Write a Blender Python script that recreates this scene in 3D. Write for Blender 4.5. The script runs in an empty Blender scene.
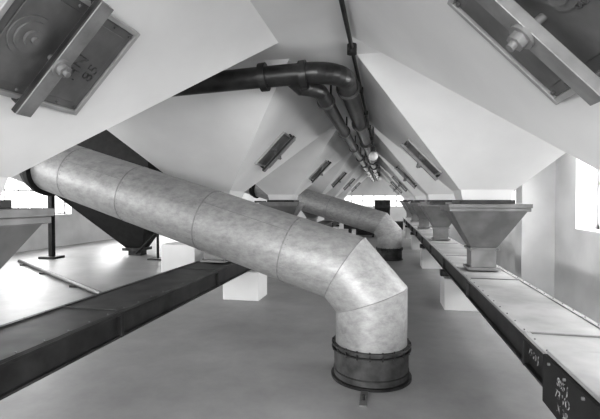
import bpy, math, random
from mathutils import Vector, Matrix
random.seed(3)
S=bpy.context.scene
S.view_settings.view_transform='Standard'
try: S.view_settings.look='Medium High Contrast'
except Exception: pass
S.view_settings.exposure=0.0
COL=S.collection

# ---------------------------------------------------------------- materials
def mat(name, lo, hi, scale=6, rough=0.6, metal=0.0, bump=0.0, detail=6, bscale=None, p0=0.35,p1=0.65, stretch=None, rough2=None):
    m=bpy.data.materials.new(name); m.use_nodes=True
    nt=m.node_tree; b=nt.nodes['Principled BSDF']
    tc=nt.nodes.new('ShaderNodeTexCoord'); n=nt.nodes.new('ShaderNodeTexNoise')
    n.inputs['Scale'].default_value=scale; n.inputs['Detail'].default_value=detail
    n.inputs['Roughness'].default_value=rough2 or .5
    src=tc.outputs['Object']
    if stretch:
        mp=nt.nodes.new('ShaderNodeMapping'); mp.inputs['Scale'].default_value=stretch
        nt.links.new(src,mp.inputs['Vector']); src=mp.outputs['Vector']
    nt.links.new(src,n.inputs['Vector'])
    r=nt.nodes.new('ShaderNodeValToRGB')
    r.color_ramp.elements[0].position=p0; r.color_ramp.elements[1].position=p1
    r.color_ramp.elements[0].color=(lo,lo,lo,1); r.color_ramp.elements[1].color=(hi,hi,hi,1)
    nt.links.new(n.outputs['Fac'],r.inputs['Fac'])
    nt.links.new(r.outputs['Color'],b.inputs['Base Color'])
    b.inputs['Roughness'].default_value=rough; b.inputs['Metallic'].default_value=metal
    if bump:
        n2=nt.nodes.new('ShaderNodeTexNoise'); n2.inputs['Scale'].default_value=bscale or scale*3
        n2.inputs['Detail'].default_value=5
        nt.links.new(tc.outputs['Object'],n2.inputs['Vector'])
        bp=nt.nodes.new('ShaderNodeBump'); bp.inputs['Strength'].default_value=bump; bp.inputs['Distance'].default_value=0.02
        nt.links.new(n2.outputs['Fac'],bp.inputs['Height']); nt.links.new(bp.outputs['Normal'],b.inputs['Normal'])
    return m
M_white=mat('painted_concrete',0.70,0.78,1.2,0.8,bump=0.04,bscale=5)
M_wall =mat('wall_plaster',0.54,0.64,1.5,0.85,bump=0.08,bscale=6)
M_floor=mat('floor_concrete',0.25,0.38,0.9,0.45,bump=0.06,bscale=9,detail=14,p0=.3,p1=.7,rough2=.7)
M_galv =mat('galvanised_steel',0.25,0.45,14,0.48,metal=0.35,bump=0.12,bscale=3.5,detail=14,p0=.3,p1=.7,stretch=(.7,1,1.3),rough2=.75)
M_seam =mat('seam_band',0.22,0.30,30,0.45,metal=0.4)
M_galv2=mat('grey_painted_steel',0.17,0.24,5,0.5,metal=0.3)
M_dark =mat('dark_iron',0.020,0.05,7,0.45,metal=0.3,bump=0.1)
M_base =mat('rusted_base_steel',0.05,0.10,9,0.55,metal=0.3,bump=0.15)
M_black=mat('black_iron',0.006,0.014,7,0.75,metal=0.0)
M_side =mat('trough_side_steel',0.018,0.045,5,0.45,metal=0.3)
M_top  =mat('trough_lid_steel',0.30,0.44,3,0.5,metal=0.1)
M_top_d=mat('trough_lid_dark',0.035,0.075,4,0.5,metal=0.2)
M_hatch=mat('hatch_plate',0.13,0.20,5,0.5,metal=0.3,bump=0.1)
M_mark =mat('faded_paint',0.05,0.15,40,0.8,p0=.4,p1=.6)
M_frame_h=mat('hatch_frame',0.34,0.42,5,0.5,metal=0.2)
M_bar  =mat('hatch_bar',0.20,0.30,9,0.45,metal=0.3)
M_pipe =mat('cast_pipe',0.025,0.06,6,0.35,metal=0.4)
M_chalk=mat('chalk',0.02,0.40,35,0.9,p0=.4,p1=.6)
M_globe=mat('opal_glass',0.70,0.75,4,0.2)
M_frame=mat('window_frame',0.45,0.5,5,0.6)

# ---------------------------------------------------------------- mesh helpers
class B:
    def __init__(s): s.v=[];s.f=[];s.m=[];s.mats=[];s.sm=[]
    def mi(s,m):
        if m not in s.mats: s.mats.append(m)
        return s.mats.index(m)
    def face(s,idx,m,smooth=False): s.f.append(idx);s.m.append(s.mi(m));s.sm.append(smooth)
    def hexa(s,c,m):
        b=len(s.v); s.v+= [Vector(x) for x in c]
        for q in ((0,3,2,1),(4,5,6,7),(0,1,5,4),(1,2,6,5),(2,3,7,6),(3,0,4,7)):
            s.face([b+i for i in q],m)
    def box(s,x0,x1,y0,y1,z0,z1,m,T=None):
        c=[Vector(p) for p in ((x0,y0,z0),(x1,y0,z0),(x1,y1,z0),(x0,y1,z0),(x0,y0,z1),(x1,y0,z1),(x1,y1,z1),(x0,y1,z1))]
        if T is not None: c=[T@p for p in c]
        s.hexa(c,m)
    def frus(s,r0,z0,r1,z1,m):
        a,b_,c,d=r0;e,f,g,h=r1
        s.hexa([(a,c,z0),(b_,c,z0),(b_,d,z0),(a,d,z0),(e,g,z1),(f,g,z1),(f,h,z1),(e,h,z1)],m)
    def tube(s,pts,r,m,seg=32,caps=True,T=None):
        pts=[Vector(p) for p in pts]
        if T is not None: pts=[T@p for p in pts]
        n=len(pts); dirs=[(pts[i+1]-pts[i]).normalized() for i in range(n-1)]
        d=dirs[0]; u=d.orthogonal().normalized(); w=d.cross(u)
        ring=[pts[0]+r*(math.cos(2*math.pi*k/seg)*u+math.sin(2*math.pi*k/seg)*w) for k in range(seg)]
        rings=[ring]
        for i in range(1,n):
            d=dirs[i-1]; nn=d if i==n-1 else (dirs[i-1]+dirs[i]).normalized()
            ring=[p+d*((pts[i]-p).dot(nn)/d.dot(nn)) for p in ring]; rings.append(ring)
        for i in range(n-1):
            b=len(s.v); s.v+=rings[i]+rings[i+1]
            for k in range(seg):
                k2=(k+1)%seg
                s.face([b+k,b+k2,b+seg+k2,b+seg+k],m,True)
        if caps:
            b=len(s.v); s.v+=rings[0]; s.face([b+k for k in range(seg)][::-1],m)
            b=len(s.v); s.v+=rings[-1]; s.face([b+k for k in range(seg)],m)
        return rings
    def cyl(s,p,q,r,m,seg=20,T=None): s.tube([p,q],r,m,seg,T=T)
    def sphere(s,c,r,m,seg=20,rg=12,zs=1.0):
        b=len(s.v); c=Vector(c)
        for i in range(rg+1):
            t=math.pi*i/rg
            for k in range(seg):
                a=2*math.pi*k/seg
                s.v.append(c+Vector((r*math.sin(t)*math.cos(a),r*math.sin(t)*math.sin(a),r*zs*math.cos(t))))
        for i in range(rg):
            for k in range(seg):
                k2=(k+1)%seg
                s.face([b+i*seg+k,b+(i+1)*seg+k,b+(i+1)*seg+k2,b+i*seg+k2],m,True)
    def obj(s,name,parent=None,bevel=0):
        me=bpy.data.meshes.new(name); me.from_pydata([tuple(v) for v in s.v],[],s.f)
        for m in s.mats: me.materials.append(m)
        for i,p in enumerate(me.polygons): p.material_index=s.m[i]; p.use_smooth=s.sm[i]
        me.update()
        o=bpy.data.objects.new(name,me); COL.objects.link(o)
        if parent: o.parent=parent
        if bevel:
            bv=o.modifiers.new('bev','BEVEL'); bv.width=bevel; bv.segments=2; bv.limit_method='ANGLE'; bv.angle_limit=math.radians(35)
        return o
def empty(name,loc=(0,0,0)):
    e=bpy.data.objects.new(name,None); COL.objects.link(e); e.empty_display_size=.2
    e.location=loc; return e
def child(b,name,par,bevel=0):
    o=b.obj(name,par,bevel); o.matrix_parent_inverse=Matrix.Translation(par.location).inverted(); return o
def text(body,size,T,name,par,mat_,ext=0.0015):
    c=bpy.data.curves.new(name,'FONT'); c.body=body; c.size=size; c.extrude=ext; c.align_x='CENTER'; c.align_y='CENTER'
    c.offset=-size*.012; c.shear=.15
    c.materials.append(mat_)
    o=bpy.data.objects.new(name,c); COL.objects.link(o); o.parent=par
    o.matrix_parent_inverse=Matrix.Translation(par.location).inverted(); o.matrix_basis=T
    return o

# ---------------------------------------------------------------- layout
XL,XR=-2.25,1.15
SL,SR=-0.85,-0.25
XLo,XRo=-3.5,2.55
ZT,ZB=2.87,1.72
P=3.9; Y0=1.65; HY=1.75
KS=range(-1,6)
YN,YF=-4.4,23.6
WX=2.6; LX=-11.0; ZL=3.6

b=B(); b.box(LX-.3,WX+.4,YN-.3,YF+.3,-.2,0,M_floor); b.obj('floor')
b=B(); b.box(-3.62,WX+.4,YN-.3,YF+.3,ZT,ZT+.2,M_white)
b.box(-3.62,-3.5,YN,YF,ZT,ZL,M_white)
b.box(LX-.3,-3.62,YN-.3,YF+.3,ZL,ZL+.2,M_white)
b.obj('ceiling')
WH=1.05; WZ0,WZ1=1.2,2.45
b=B(); prev=YN
for k in KS:
    yc=Y0+P*k
    b.box(WX,WX+.4,prev,yc-WH,0,ZT,M_wall); prev=yc+WH
    b.box(WX,WX+.4,yc-WH,yc+WH,0,WZ0,M_wall); b.box(WX,WX+.4,yc-WH,yc+WH,WZ1,ZT,M_wall)
b.box(WX,WX+.4,prev,YF+.3,0,ZT,M_wall)
for k in KS:
    yc=Y0+P*k+P/2
    if 5<yc<22: b.box(WX-.48,WX,yc-.17,yc+.17,0,ZT,M_wall)
b.obj('wall_right')
LW=[-1.5,3.0,7.5,12.0,16.5,21.0]
b=B(); prev=YN
for yc in LW:
    b.box(LX-.4,LX,prev,yc-1.5,0,ZL,M_wall); prev=yc+1.5
    b.box(LX-.4,LX,yc-1.5,yc+1.5,0,1.1,M_wall); b.box(LX-.4,LX,yc-1.5,yc+1.5,2.7,ZL,M_wall)
b.box(LX-.4,LX,prev,YF+.3,0,ZL,M_wall); b.obj('wall_left')
FA,FB=-3.0,1.8
b=B(); b.box(LX-.4,FA,YF,YF+.3,0,ZL+.2,M_wall); b.box(FB,WX+.4,YF,YF+.3,0,ZL+.2,M_wall)
b.box(FA,FB,YF,YF+.3,0,1.2,M_wall); b.box(FA,FB,YF,YF+.3,1.9,ZL+.2,M_wall); b.obj('wall_far')
b=B()
b.box(LX-.4,-5,YN-.3,YN,0,ZL+.2,M_wall); b.box(1.8,WX+.4,YN-.3,YN,0,ZL+.2,M_wall)
b.box(-5,1.8,YN-.3,YN,0,.8,M_wall); b.box(-5,1.8,YN-.3,YN,2.6,ZL+.2,M_wall); b.obj('wall_near')

def win(n,axis,pos,c,h,z0,z1,nm=4):
    b=B(); t=.03
    def bx(a0,a1,z0_,z1_):
        if axis=='x': b.box(pos-t,pos+t,a0,a1,z0_,z1_,M_frame)
        else: b.box(a0,a1,pos-t,pos+t,z0_,z1_,M_frame)
    bx(c-h,c+h,z0,z0+.06);bx(c-h,c+h,z1-.06,z1);bx(c-h,c-h+.06,z0,z1);bx(c+h-.06,c+h,z0,z1)
    for i in range(1,nm): x=c-h+2*h*i/nm; bx(x-.018,x+.018,z0,z1)
    zm=(z0+z1)/2; bx(c-h,c+h,zm-.018,zm+.018)
    b.obj('window_%d'%n)
n=1
def alight(name,loc,rot,sx,sy,e):
    l=bpy.data.lights.new(name,'AREA'); l.shape='RECTANGLE'; l.size=sx; l.size_y=sy; l.energy=e
    o=bpy.data.objects.new(name,l); COL.objects.link(o); o.location=loc; o.rotation_euler=rot
for k in KS:
    yc=Y0+P*k; win(n,'x',WX+.3,yc,WH,WZ0,WZ1); n+=1
    alight('daylight_right',(WX+.5,yc,(WZ0+WZ1)/2),(0,math.radians(90),0),1.25,2.1,125)
for yc in LW:
    win(n,'x',LX-.3,yc,1.5,1.1,2.7,6); n+=1
    alight('daylight_left',(LX-.5,yc,1.9),(0,math.radians(-90),0),1.6,3.0,250)
win(n,'y',YN-.2,-1.6,3.4,.8,2.6,10); n+=1
win(n,'y',YF+.2,(FA+FB)/2,(FB-FA)/2,1.2,1.9,8)
alight('daylight_near',(-1.6,YN-.4,1.7),(math.radians(90),0,0),6.8,1.8,680)
alight('daylight_far',(-.6,YF+.4,1.55),(math.radians(-90),0,0),4.8,.7,60)

# ---------------------------------------------------------------- hoppers, hatches, chutes
def hatch(face_pt,Y,side):
    zt,zb=ZT,ZB
    if side=='L': top=Vector((SL,Y,zt)); bot=Vector((XL+.3,Y,zb))
    else: top=Vector((SR,Y,zt)); bot=Vector((XR-.3,Y,zb))
    v=(top-bot).normalized(); c=bot+(top-bot)*face_pt
    u=Vector((0,1,0)); w=u.cross(v)
    if w.z>0: w=-w
    u=v.cross(w)
    T=Matrix((( u.x,v.x,w.x,c.x),(u.y,v.y,w.y,c.y),(u.z,v.z,w.z,c.z),(0,0,0,1)))
    e=empty('inspection_hatch',c)
    sg_=1 if side=='L' else -1
    b=B(); h=.25; fw=.025
    s0,s1=(-.29,.34) if side=='L' else (-.34,.29)
    for a in ((s0-fw,s0,-h-fw,h+fw),(s1,s1+fw,-h-fw,h+fw)): b.box(*a,-.0,.024,M_frame_h,T)
    for a in ((s0,s1,-h-fw,-h),(s0,s1,h,h+fw)): b.box(*a,-.0,.024,M_frame_h,T)
    child(b,'frame',e,.004)
    b=B(); b.box(s0,s1,-h,h,0,.012,M_hatch,T)
    b.box(s0+.04,s1-.04,-h+.04,h-.04,.012,.018,M_hatch,T)
    for i in range(6):
        for sg in(-1,1):
            x=s0+.02+(s1-s0-.04)*i/5
            b.cyl((x,sg*(h-.018),.01),(x,sg*(h-.018),.022),.008,M_hatch,8,T)
    child(b,'plate',e,.003)
    b=B()
    for r,z in((.095,.025),(.072,.033),(.038,.045),(.014,.058)):
        b.cyl((-.145*sg_,.02,.005),(-.145*sg_,.02,z),r,M_hatch,28,T)
    child(b,'boss',e)
    b=B(); o=0.0
    b.box(o-.04,o+.04,-.31,.31,.055,.09,M_bar,T)
    b.box(o-.045,o-.04,-.31,.31,.06,.085,M_dark,T)
    for y in (-.28,.28): b.cyl((o,y,0),(o,y,.055),.016,M_dark,10,T)
    child(b,'clamp_bar',e,.006)
    b=B(); b.cyl((o,-.03,.01),(o,-.03,.14),.014,M_bar,14,T); b.cyl((o,-.03,.10),(o,-.03,.122),.030,M_bar,6,T)
    b.cyl((o,-.03,.088),(o,-.03,.10),.042,M_bar,20,T)
    child(b,'clamp_screw',e)
    return e,T
for k in KS:
    yc=Y0+P*k
    for side in 'LR':
        xc=XL if side=='L' else XR
        r=(XLo,SL,yc-HY,yc+HY) if side=='L' else (SR,XRo,yc-HY,yc+HY)
        e=empty('silo_hopper',(xc,yc,ZB))
        b=B(); b.frus((xc-.3,xc+.3,yc-.3,yc+.3),ZB,r,ZT,M_white); child(b,'cone',e)
        b=B(); b.frus((xc-.26,xc+.26,yc-.26,yc+.26),1.60,(xc-.29,xc+.29,yc-.29,yc+.29),ZB,M_white)
        child(b,'outlet_collar',e)
        hy_=yc-.30 if (side=='R' and k==0) else yc
        H,T=hatch(.47 if side=='L' else (.38 if k==0 else .35),hy_,side)
        if k==0:
            Tt=T@Matrix.Translation((.21 if side=='L' else .16,-.03,.0205))
            Tt=Tt@Matrix.Rotation(math.radians(90 if side=='L' else -90),4,'Z')
            text('HN\n85' if side=='L' else '5 8',.095,Tt,'painted_mark',H,M_mark)
        if k==-1: continue
        c=empty('discharge_chute',(xc,yc,.78))
        if side=='R' and k==0:
            b=B(); b.box(xc-.2,xc+.2,yc-.2,yc+.2,.82,1.60,M_galv2); b.box(xc-.24,xc+.24,yc-.24,yc+.24,.82,.86,M_galv2); child(b,'spout',c,.01); continue
        q=.44
        b=B(); b.box(xc-.30,xc+.30,yc-.30,yc+.30,1.555,1.60,M_dark); b.box(xc-q,xc+q,yc-q,yc+q,1.51,1.555,M_galv2)
        b.box(xc-q-.16,xc-q,yc-.16,yc-.12,1.545,1.575,M_dark); b.box(xc-q-.16,xc-q,yc+.12,yc+.16,1.545,1.575,M_dark)
        b.box(xc-q-.18,xc-q-.14,yc-.2,yc+.2,1.54,1.58,M_dark)
        child(b,'slide_gate',c,.004)
        b=B(); b.box(xc-q+.01,xc+q-.01,yc-q+.01,yc+q-.01,1.47,1.51,M_galv2)
        b.frus((xc-.15,xc+.15,yc-.15,yc+.15),1.04,(xc-.40,xc+.40,yc-.40,yc+.40),1.47,M_galv2)
        child(b,'funnel',c,.006)
        b=B(); b.box(xc-.14,xc+.14,yc-.14,yc+.14,.80,1.04,M_galv2); b.box(xc-.17,xc+.17,yc-.17,yc+.17,1.01,1.03,M_galv2)
        b.box(xc-.18,xc+.18,yc-.18,yc+.18,.767,.80,M_galv2)
        child(b,'neck',c,.004)

# ---------------------------------------------------------------- conveyors
def conveyor(xc,ya,yb,topm):
    e=empty('trough_conveyor',(xc,ya,.5)); w=.28
    b=B(); b.box(xc-w+.03,xc+w-.03,ya,yb,.56,.725,M_side)
    b.box(xc-w,xc+w,ya,yb,.55,.565,M_side); b.box(xc-w-.003,xc+w+.003,ya,yb,.72,.74,M_side)
    y=ya+.6
    while y<yb:
        b.box(xc-w-.004,xc+w+.004,y-.02,y+.02,.55,.742,M_side); y+=1.95
    child(b,'trough',e,.003)
    b=B(); b.box(xc-w,xc+w,ya,yb,.74,.752,topm)
    for sx in (-1,1): b.box(xc+sx*(w-.02)-.02,xc+sx*(w-.02)+.02,ya,yb,.752,.76,topm)
    y=ya+.6
    while y<yb: b.box(xc-w,xc+w,y-.012,y+.012,.752,.76,M_galv2 if topm is M_top else topm); y+=1.95
    y=ya+.1
    while y<min(yb,12):
        for sx in(-1,1): b.cyl((xc+sx*(w-.02),y,.757),(xc+sx*(w-.02),y,.766),.006,M_galv2,6)
        y+=.2
    child(b,'lid',e,.002)
    return e
cr=conveyor(XR,-3.5,22,M_top)
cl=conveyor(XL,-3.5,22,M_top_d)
b=B(); b.box(XR-.34,XR+.34,.9,2.43,.55,.80,M_black); child(b,'joint_box',cr,.006)
b=B(); b.box(XR-.32,XR+.34,.9,2.43,.80,.82,M_top); child(b,'joint_box_lid',cr,.004)
b=B()
for i in range(8): b.cyl((XR-.35,1.0+i*.19,.78),(XR-.34,1.0+i*.19,.78),.008,M_galv2,8)
child(b,'bolts',cr)
Rt=Matrix(((0,0,-1,XR-.3425),(-1,0,0,2.17),(0,1,0,.675),(0,0,0,1)))
text('885 J\n73 VO\nX 38',.062,Rt,'chalk_numbers',cr,M_chalk)
Rt=Matrix(((0,0,-1,XR-.252),(-1,0,0,2.85),(0,1,0,.645),(0,0,0,1)))
text('75 M-J',.07,Rt,'chalk_letters',cr,M_chalk)
for xc in (XL,XR):
    for y in (-1.0,6.75,10.6,14.5,18.4):
        b=B(); b.box(xc-.3,xc+.3,y-.25,y+.25,0,.46,M_white)
        b.box(xc-.33,xc+.33,y-.06,y+.06,.46,.55,M_dark)
        b.obj('support_plinth',None,.01)
b=B(); b.box(-4.85,-4.05,8.7,9.3,0,.62,M_white); b.obj('concrete_block',None,.01)

# ---------------------------------------------------------------- big ducts
def duct(bx,by,name):
    e=empty(name,(bx,by,0)); R=.322
    J=Vector((bx,by,.90)); E=Vector((bx-4.6,by+.75,2.24)); d=(E-J).normalized()
    up=Vector((0,0,1))
    p1=Vector((bx,by,.70)); p2=J+d*.25
    top=E+Vector((-.35,.05,.35))
    b=B(); rings=b.tube([(bx,by,.30),p1,p2,E,top,(top.x,top.y,ZL)],R,M_galv,64,caps=False)
    child(b,'shell',e)
    b=B()
    for t in (.25+.55,1.75,2.75,3.6):
        c=J+d*t; b.tube([c-d*.006,c+d*.006],R+.003,M_seam,64)
    for t in (4.06,):
        c=J+d*t; b.tube([c-d*.035,c+d*.035],R+.055,M_black,48)
        c=J+d*(t+.10); b.tube([c-d*.03,c+d*.03],R+.03,M_dark,48)
    for rg in (rings[1],rings[2]):
        pts=[Vector(p) for p in rg]; 
        for k in range(len(pts)):
            b.tube([pts[k],pts[(k+1)%len(pts)]],.004,M_seam,6,caps=False)
    child(b,'seam_bands',e)
    side=d.cross(up).normalized(); nrm=side.cross(d).normalized()
    b=B()
    for t in (.80,1.75,2.75,3.6):
        for k in range(44):
            a=2*math.pi*k/44
            c=J+d*(t-.03)+(side*math.cos(a)+nrm*math.sin(a))*(R)
            b.sphere(c,.005,M_seam,6,4)
    for t0,t1,a in ((.3,.8,200),(.8,1.75,140),(1.75,2.75,215),(2.75,3.6,150)):
        a=math.radians(a); o_=(side*math.cos(a)+nrm*math.sin(a))*(R-.001)
        b.tube([J+d*t0+o_,J+d*t1+o_],.003,M_seam,6)
    child(b,'rivets',e)
    b=B(); b.cyl((bx,by,.02),(bx,by,.31),R+.012,M_base,64)
    b.cyl((bx,by,.262),(bx,by,.272),R+.035,M_dark,64); b.cyl((bx,by,.30),(bx,by,.312),R+.035,M_base,64)
    b.cyl((bx,by,.0),(bx,by,.022),R+.04,M_dark,64)
    b.tube([(bx,by,.07),(bx,by,.08)],R+.018,M_dark,64)
    for k in range(20):
        a=2*math.pi*k/20; x=bx+(R+.025)*math.cos(a); y=by+(R+.025)*math.sin(a)
        b.cyl((x,y,.25),(x,y,.325),.008,M_dark,6)
    child(b,'base_ring',e)
    return e
dd=duct(-.12,3.95,'ventilation_duct')
duct(.12,11.85,'ventilation_duct')
b=B(); b.box(-.19,-.13,3.32,3.58,0,.012,M_galv2); b.cyl((-.16,3.42,.01),(-.16,3.42,.05),.012,M_dark,8); b.obj('floor_anchor_strip')

# ---------------------------------------------------------------- ceiling pipes
def arc(c,r,a0,a1,n=8):
    return [(c[0]+r*math.cos(math.radians(a0+(a1-a0)*i/n)),c[1]+r*math.sin(math.radians(a0+(a1-a0)*i/n)),c[2]) for i in range(n+1)]
e=empty('ceiling_pipeline',(-.35,3.6,2.65))
zp=2.67; r=.09
b=B(); pts=[(-3.45,3.6,2.56),(-1.0,3.6,zp-.01)]+arc((-.62,3.87,zp),.27,-90,0)+[(-.35,22.5,zp)]
b.tube(pts,r,M_pipe,28); child(b,'main_pipe',e)
b=B(); pts=[(-.80,3.62,zp-.02)]+arc((-.85,3.93,zp-.09),.27,-60,0,5)+[(-.58,22.5,zp-.09)]
b.tube(pts,.07,M_pipe,24); child(b,'branch_pipe',e)
b=B()
for x in (-1.9,-1.03,-.68): b.cyl((x-.03,3.6,zp-.015),(x+.03,3.6,zp-.01),.12,M_pipe,28)
y=4.15
while y<22: 
    b.cyl((-.35,y-.025,zp),(-.35,y+.025,zp),.115,M_pipe,28); b.cyl((-.58,y+.1,zp-.09),(-.58,y+.14,zp-.09),.09,M_pipe,24)
    b.box(-.36,-.34,y+.5,y+.53,zp,ZT,M_dark); b.box(-.59,-.57,y+.5,y+.53,zp-.09,ZT,M_dark); y+=1.95
child(b,'flanges',e)
e=empty('electrical_conduit',(-.27,0,2.82))
b=B(); b.cyl((-.27,-4,2.835),(-.27,22.5,2.835),.016,M_dark,12)
child(b,'tube',e)
b=B()
for y in (3.55,7.4,11.3,15.2): b.cyl((-.27,y,2.79),(-.27,y,2.868),.04,M_dark,16)
y=1
while y<22: b.box(-.295,-.245,y,y+.03,2.81,2.868,M_dark); y+=1.3
child(b,'junction_boxes',e)
for y in (7.4,15.2):
    e=empty('pendant_lamp',(-.2,y,2.4))
    b=B(); b.cyl((-.2,y,2.46),(-.2,y,2.87),.012,M_dark,10); b.cyl((-.2,y,2.42),(-.2,y,2.50),.045,M_dark,16); child(b,'stem',e)
    b=B(); b.sphere((-.2,y,2.34),.08,M_globe); child(b,'globe',e)

# ---------------------------------------------------------------- dark receiving hopper on left
hx,hy=-7.3,11.4
e=empty('receiving_hopper',(hx,hy,0))
b=B(); b.box(hx-1.7,hx+1.15,hy-1.0,hy+1.3,1.75,ZL,M_black)
b.frus((hx-.05,hx+.45,hy-.2,hy+.2),.22,(hx-1.7,hx+1.15,hy-1.0,hy+1.3),1.75,M_black)
b.box(hx-1.75,hx+1.2,hy-1.05,hy-1.0,1.72,1.82,M_dark); b.box(hx+1.15,hx+1.2,hy-1.05,hy+1.35,1.72,1.82,M_dark)
child(b,'bin',e)
b=B(); b.box(hx-.12,hx+.5,hy-.28,hy+.28,.14,.22,M_dark); b.box(hx+.0,hx+.4,hy-.15,hy+.15,0,.14,M_dark); child(b,'outlet',e)
b=B(); q=.2
b.box(hx-1.95+q,hx-1.83+q,hy-1.2,hy-1.08,0,ZL,M_black); b.box(hx-2.12+q,hx-1.66+q,hy-1.37,hy-.93,0,.06,M_dark)
b.cyl((hx+.35,hy-.3,.08),(hx+1.3,hy-.8,.75),.035,M_black,10)
b.cyl((hx+1.3,hy-.8,.0),(hx+1.3,hy-.8,.75),.035,M_black,10)
b.box(hx+1.1,hx+1.5,hy-1.0,hy-.6,0,.04,M_dark)
child(b,'frame',e)
b=B(); b.cyl((-4.41,6.16,.05),(-9.1,9.3,.05),.045,M_dark,12)
for t in (.25,.6,.9):
    x=-4.41-4.69*t; y=6.16+3.14*t; b.box(x-.08,x+.08,y-.08,y+.08,0,.04,M_dark)
b.obj('floor_pipe')
e=empty('cross_conveyor',(-.6,18.9,0))
b=B(); b.box(-1.75,.75,18.6,19.2,.35,.7,M_dark)
for x in (-1.5,-.5,.5): b.box(x-.05,x+.05,18.65,19.15,0,.35,M_dark)
child(b,'trough',e,.01)
e=empty('gear_motor',(-.7,20.2,0))
b=B(); b.box(-1.3,-.5,19.8,20.5,0,.55,M_dark); b.cyl((-1.2,20.2,.82),(-.5,20.2,.82),.28,M_dark,24); child(b,'housing',e,.01)
b=B(); b.cyl((-.48,20.2,.82),(-.40,20.2,.82),.38,M_black,28); child(b,'pulley',e)
e=empty('dust_bin',(-.1,21.9,0))
b=B(); b.frus((-.25,.05,21.7,22.1),.6,(-.5,.25,21.5,22.3),1.2,M_dark); b.box(-.5,.25,21.5,22.3,1.2,1.6,M_dark)
for x in (-.45,.2):
    for y in (21.55,22.25): b.box(x-.04,x+.04,y-.04,y+.04,0,1.2,M_dark)
child(b,'body',e)

# ---------------------------------------------------------------- world, camera
w=bpy.data.worlds.new('sky'); S.world=w; w.use_nodes=True
w.node_tree.nodes['Background'].inputs[0].default_value=(1,1,1,1); w.node_tree.nodes['Background'].inputs[1].default_value=1.6
f=430.0
cd=bpy.data.cameras.new('camera'); cam=bpy.data.objects.new('camera',cd); COL.objects.link(cam)
cd.sensor_width=36; cd.lens=36*f/600; cd.clip_start=.02
yaw=math.atan(85/f); pitch=math.atan(9.5/f)
cam.location=(0,0,1.6); cam.rotation_euler=(math.radians(90)-pitch,0,yaw)
S.camera=cam
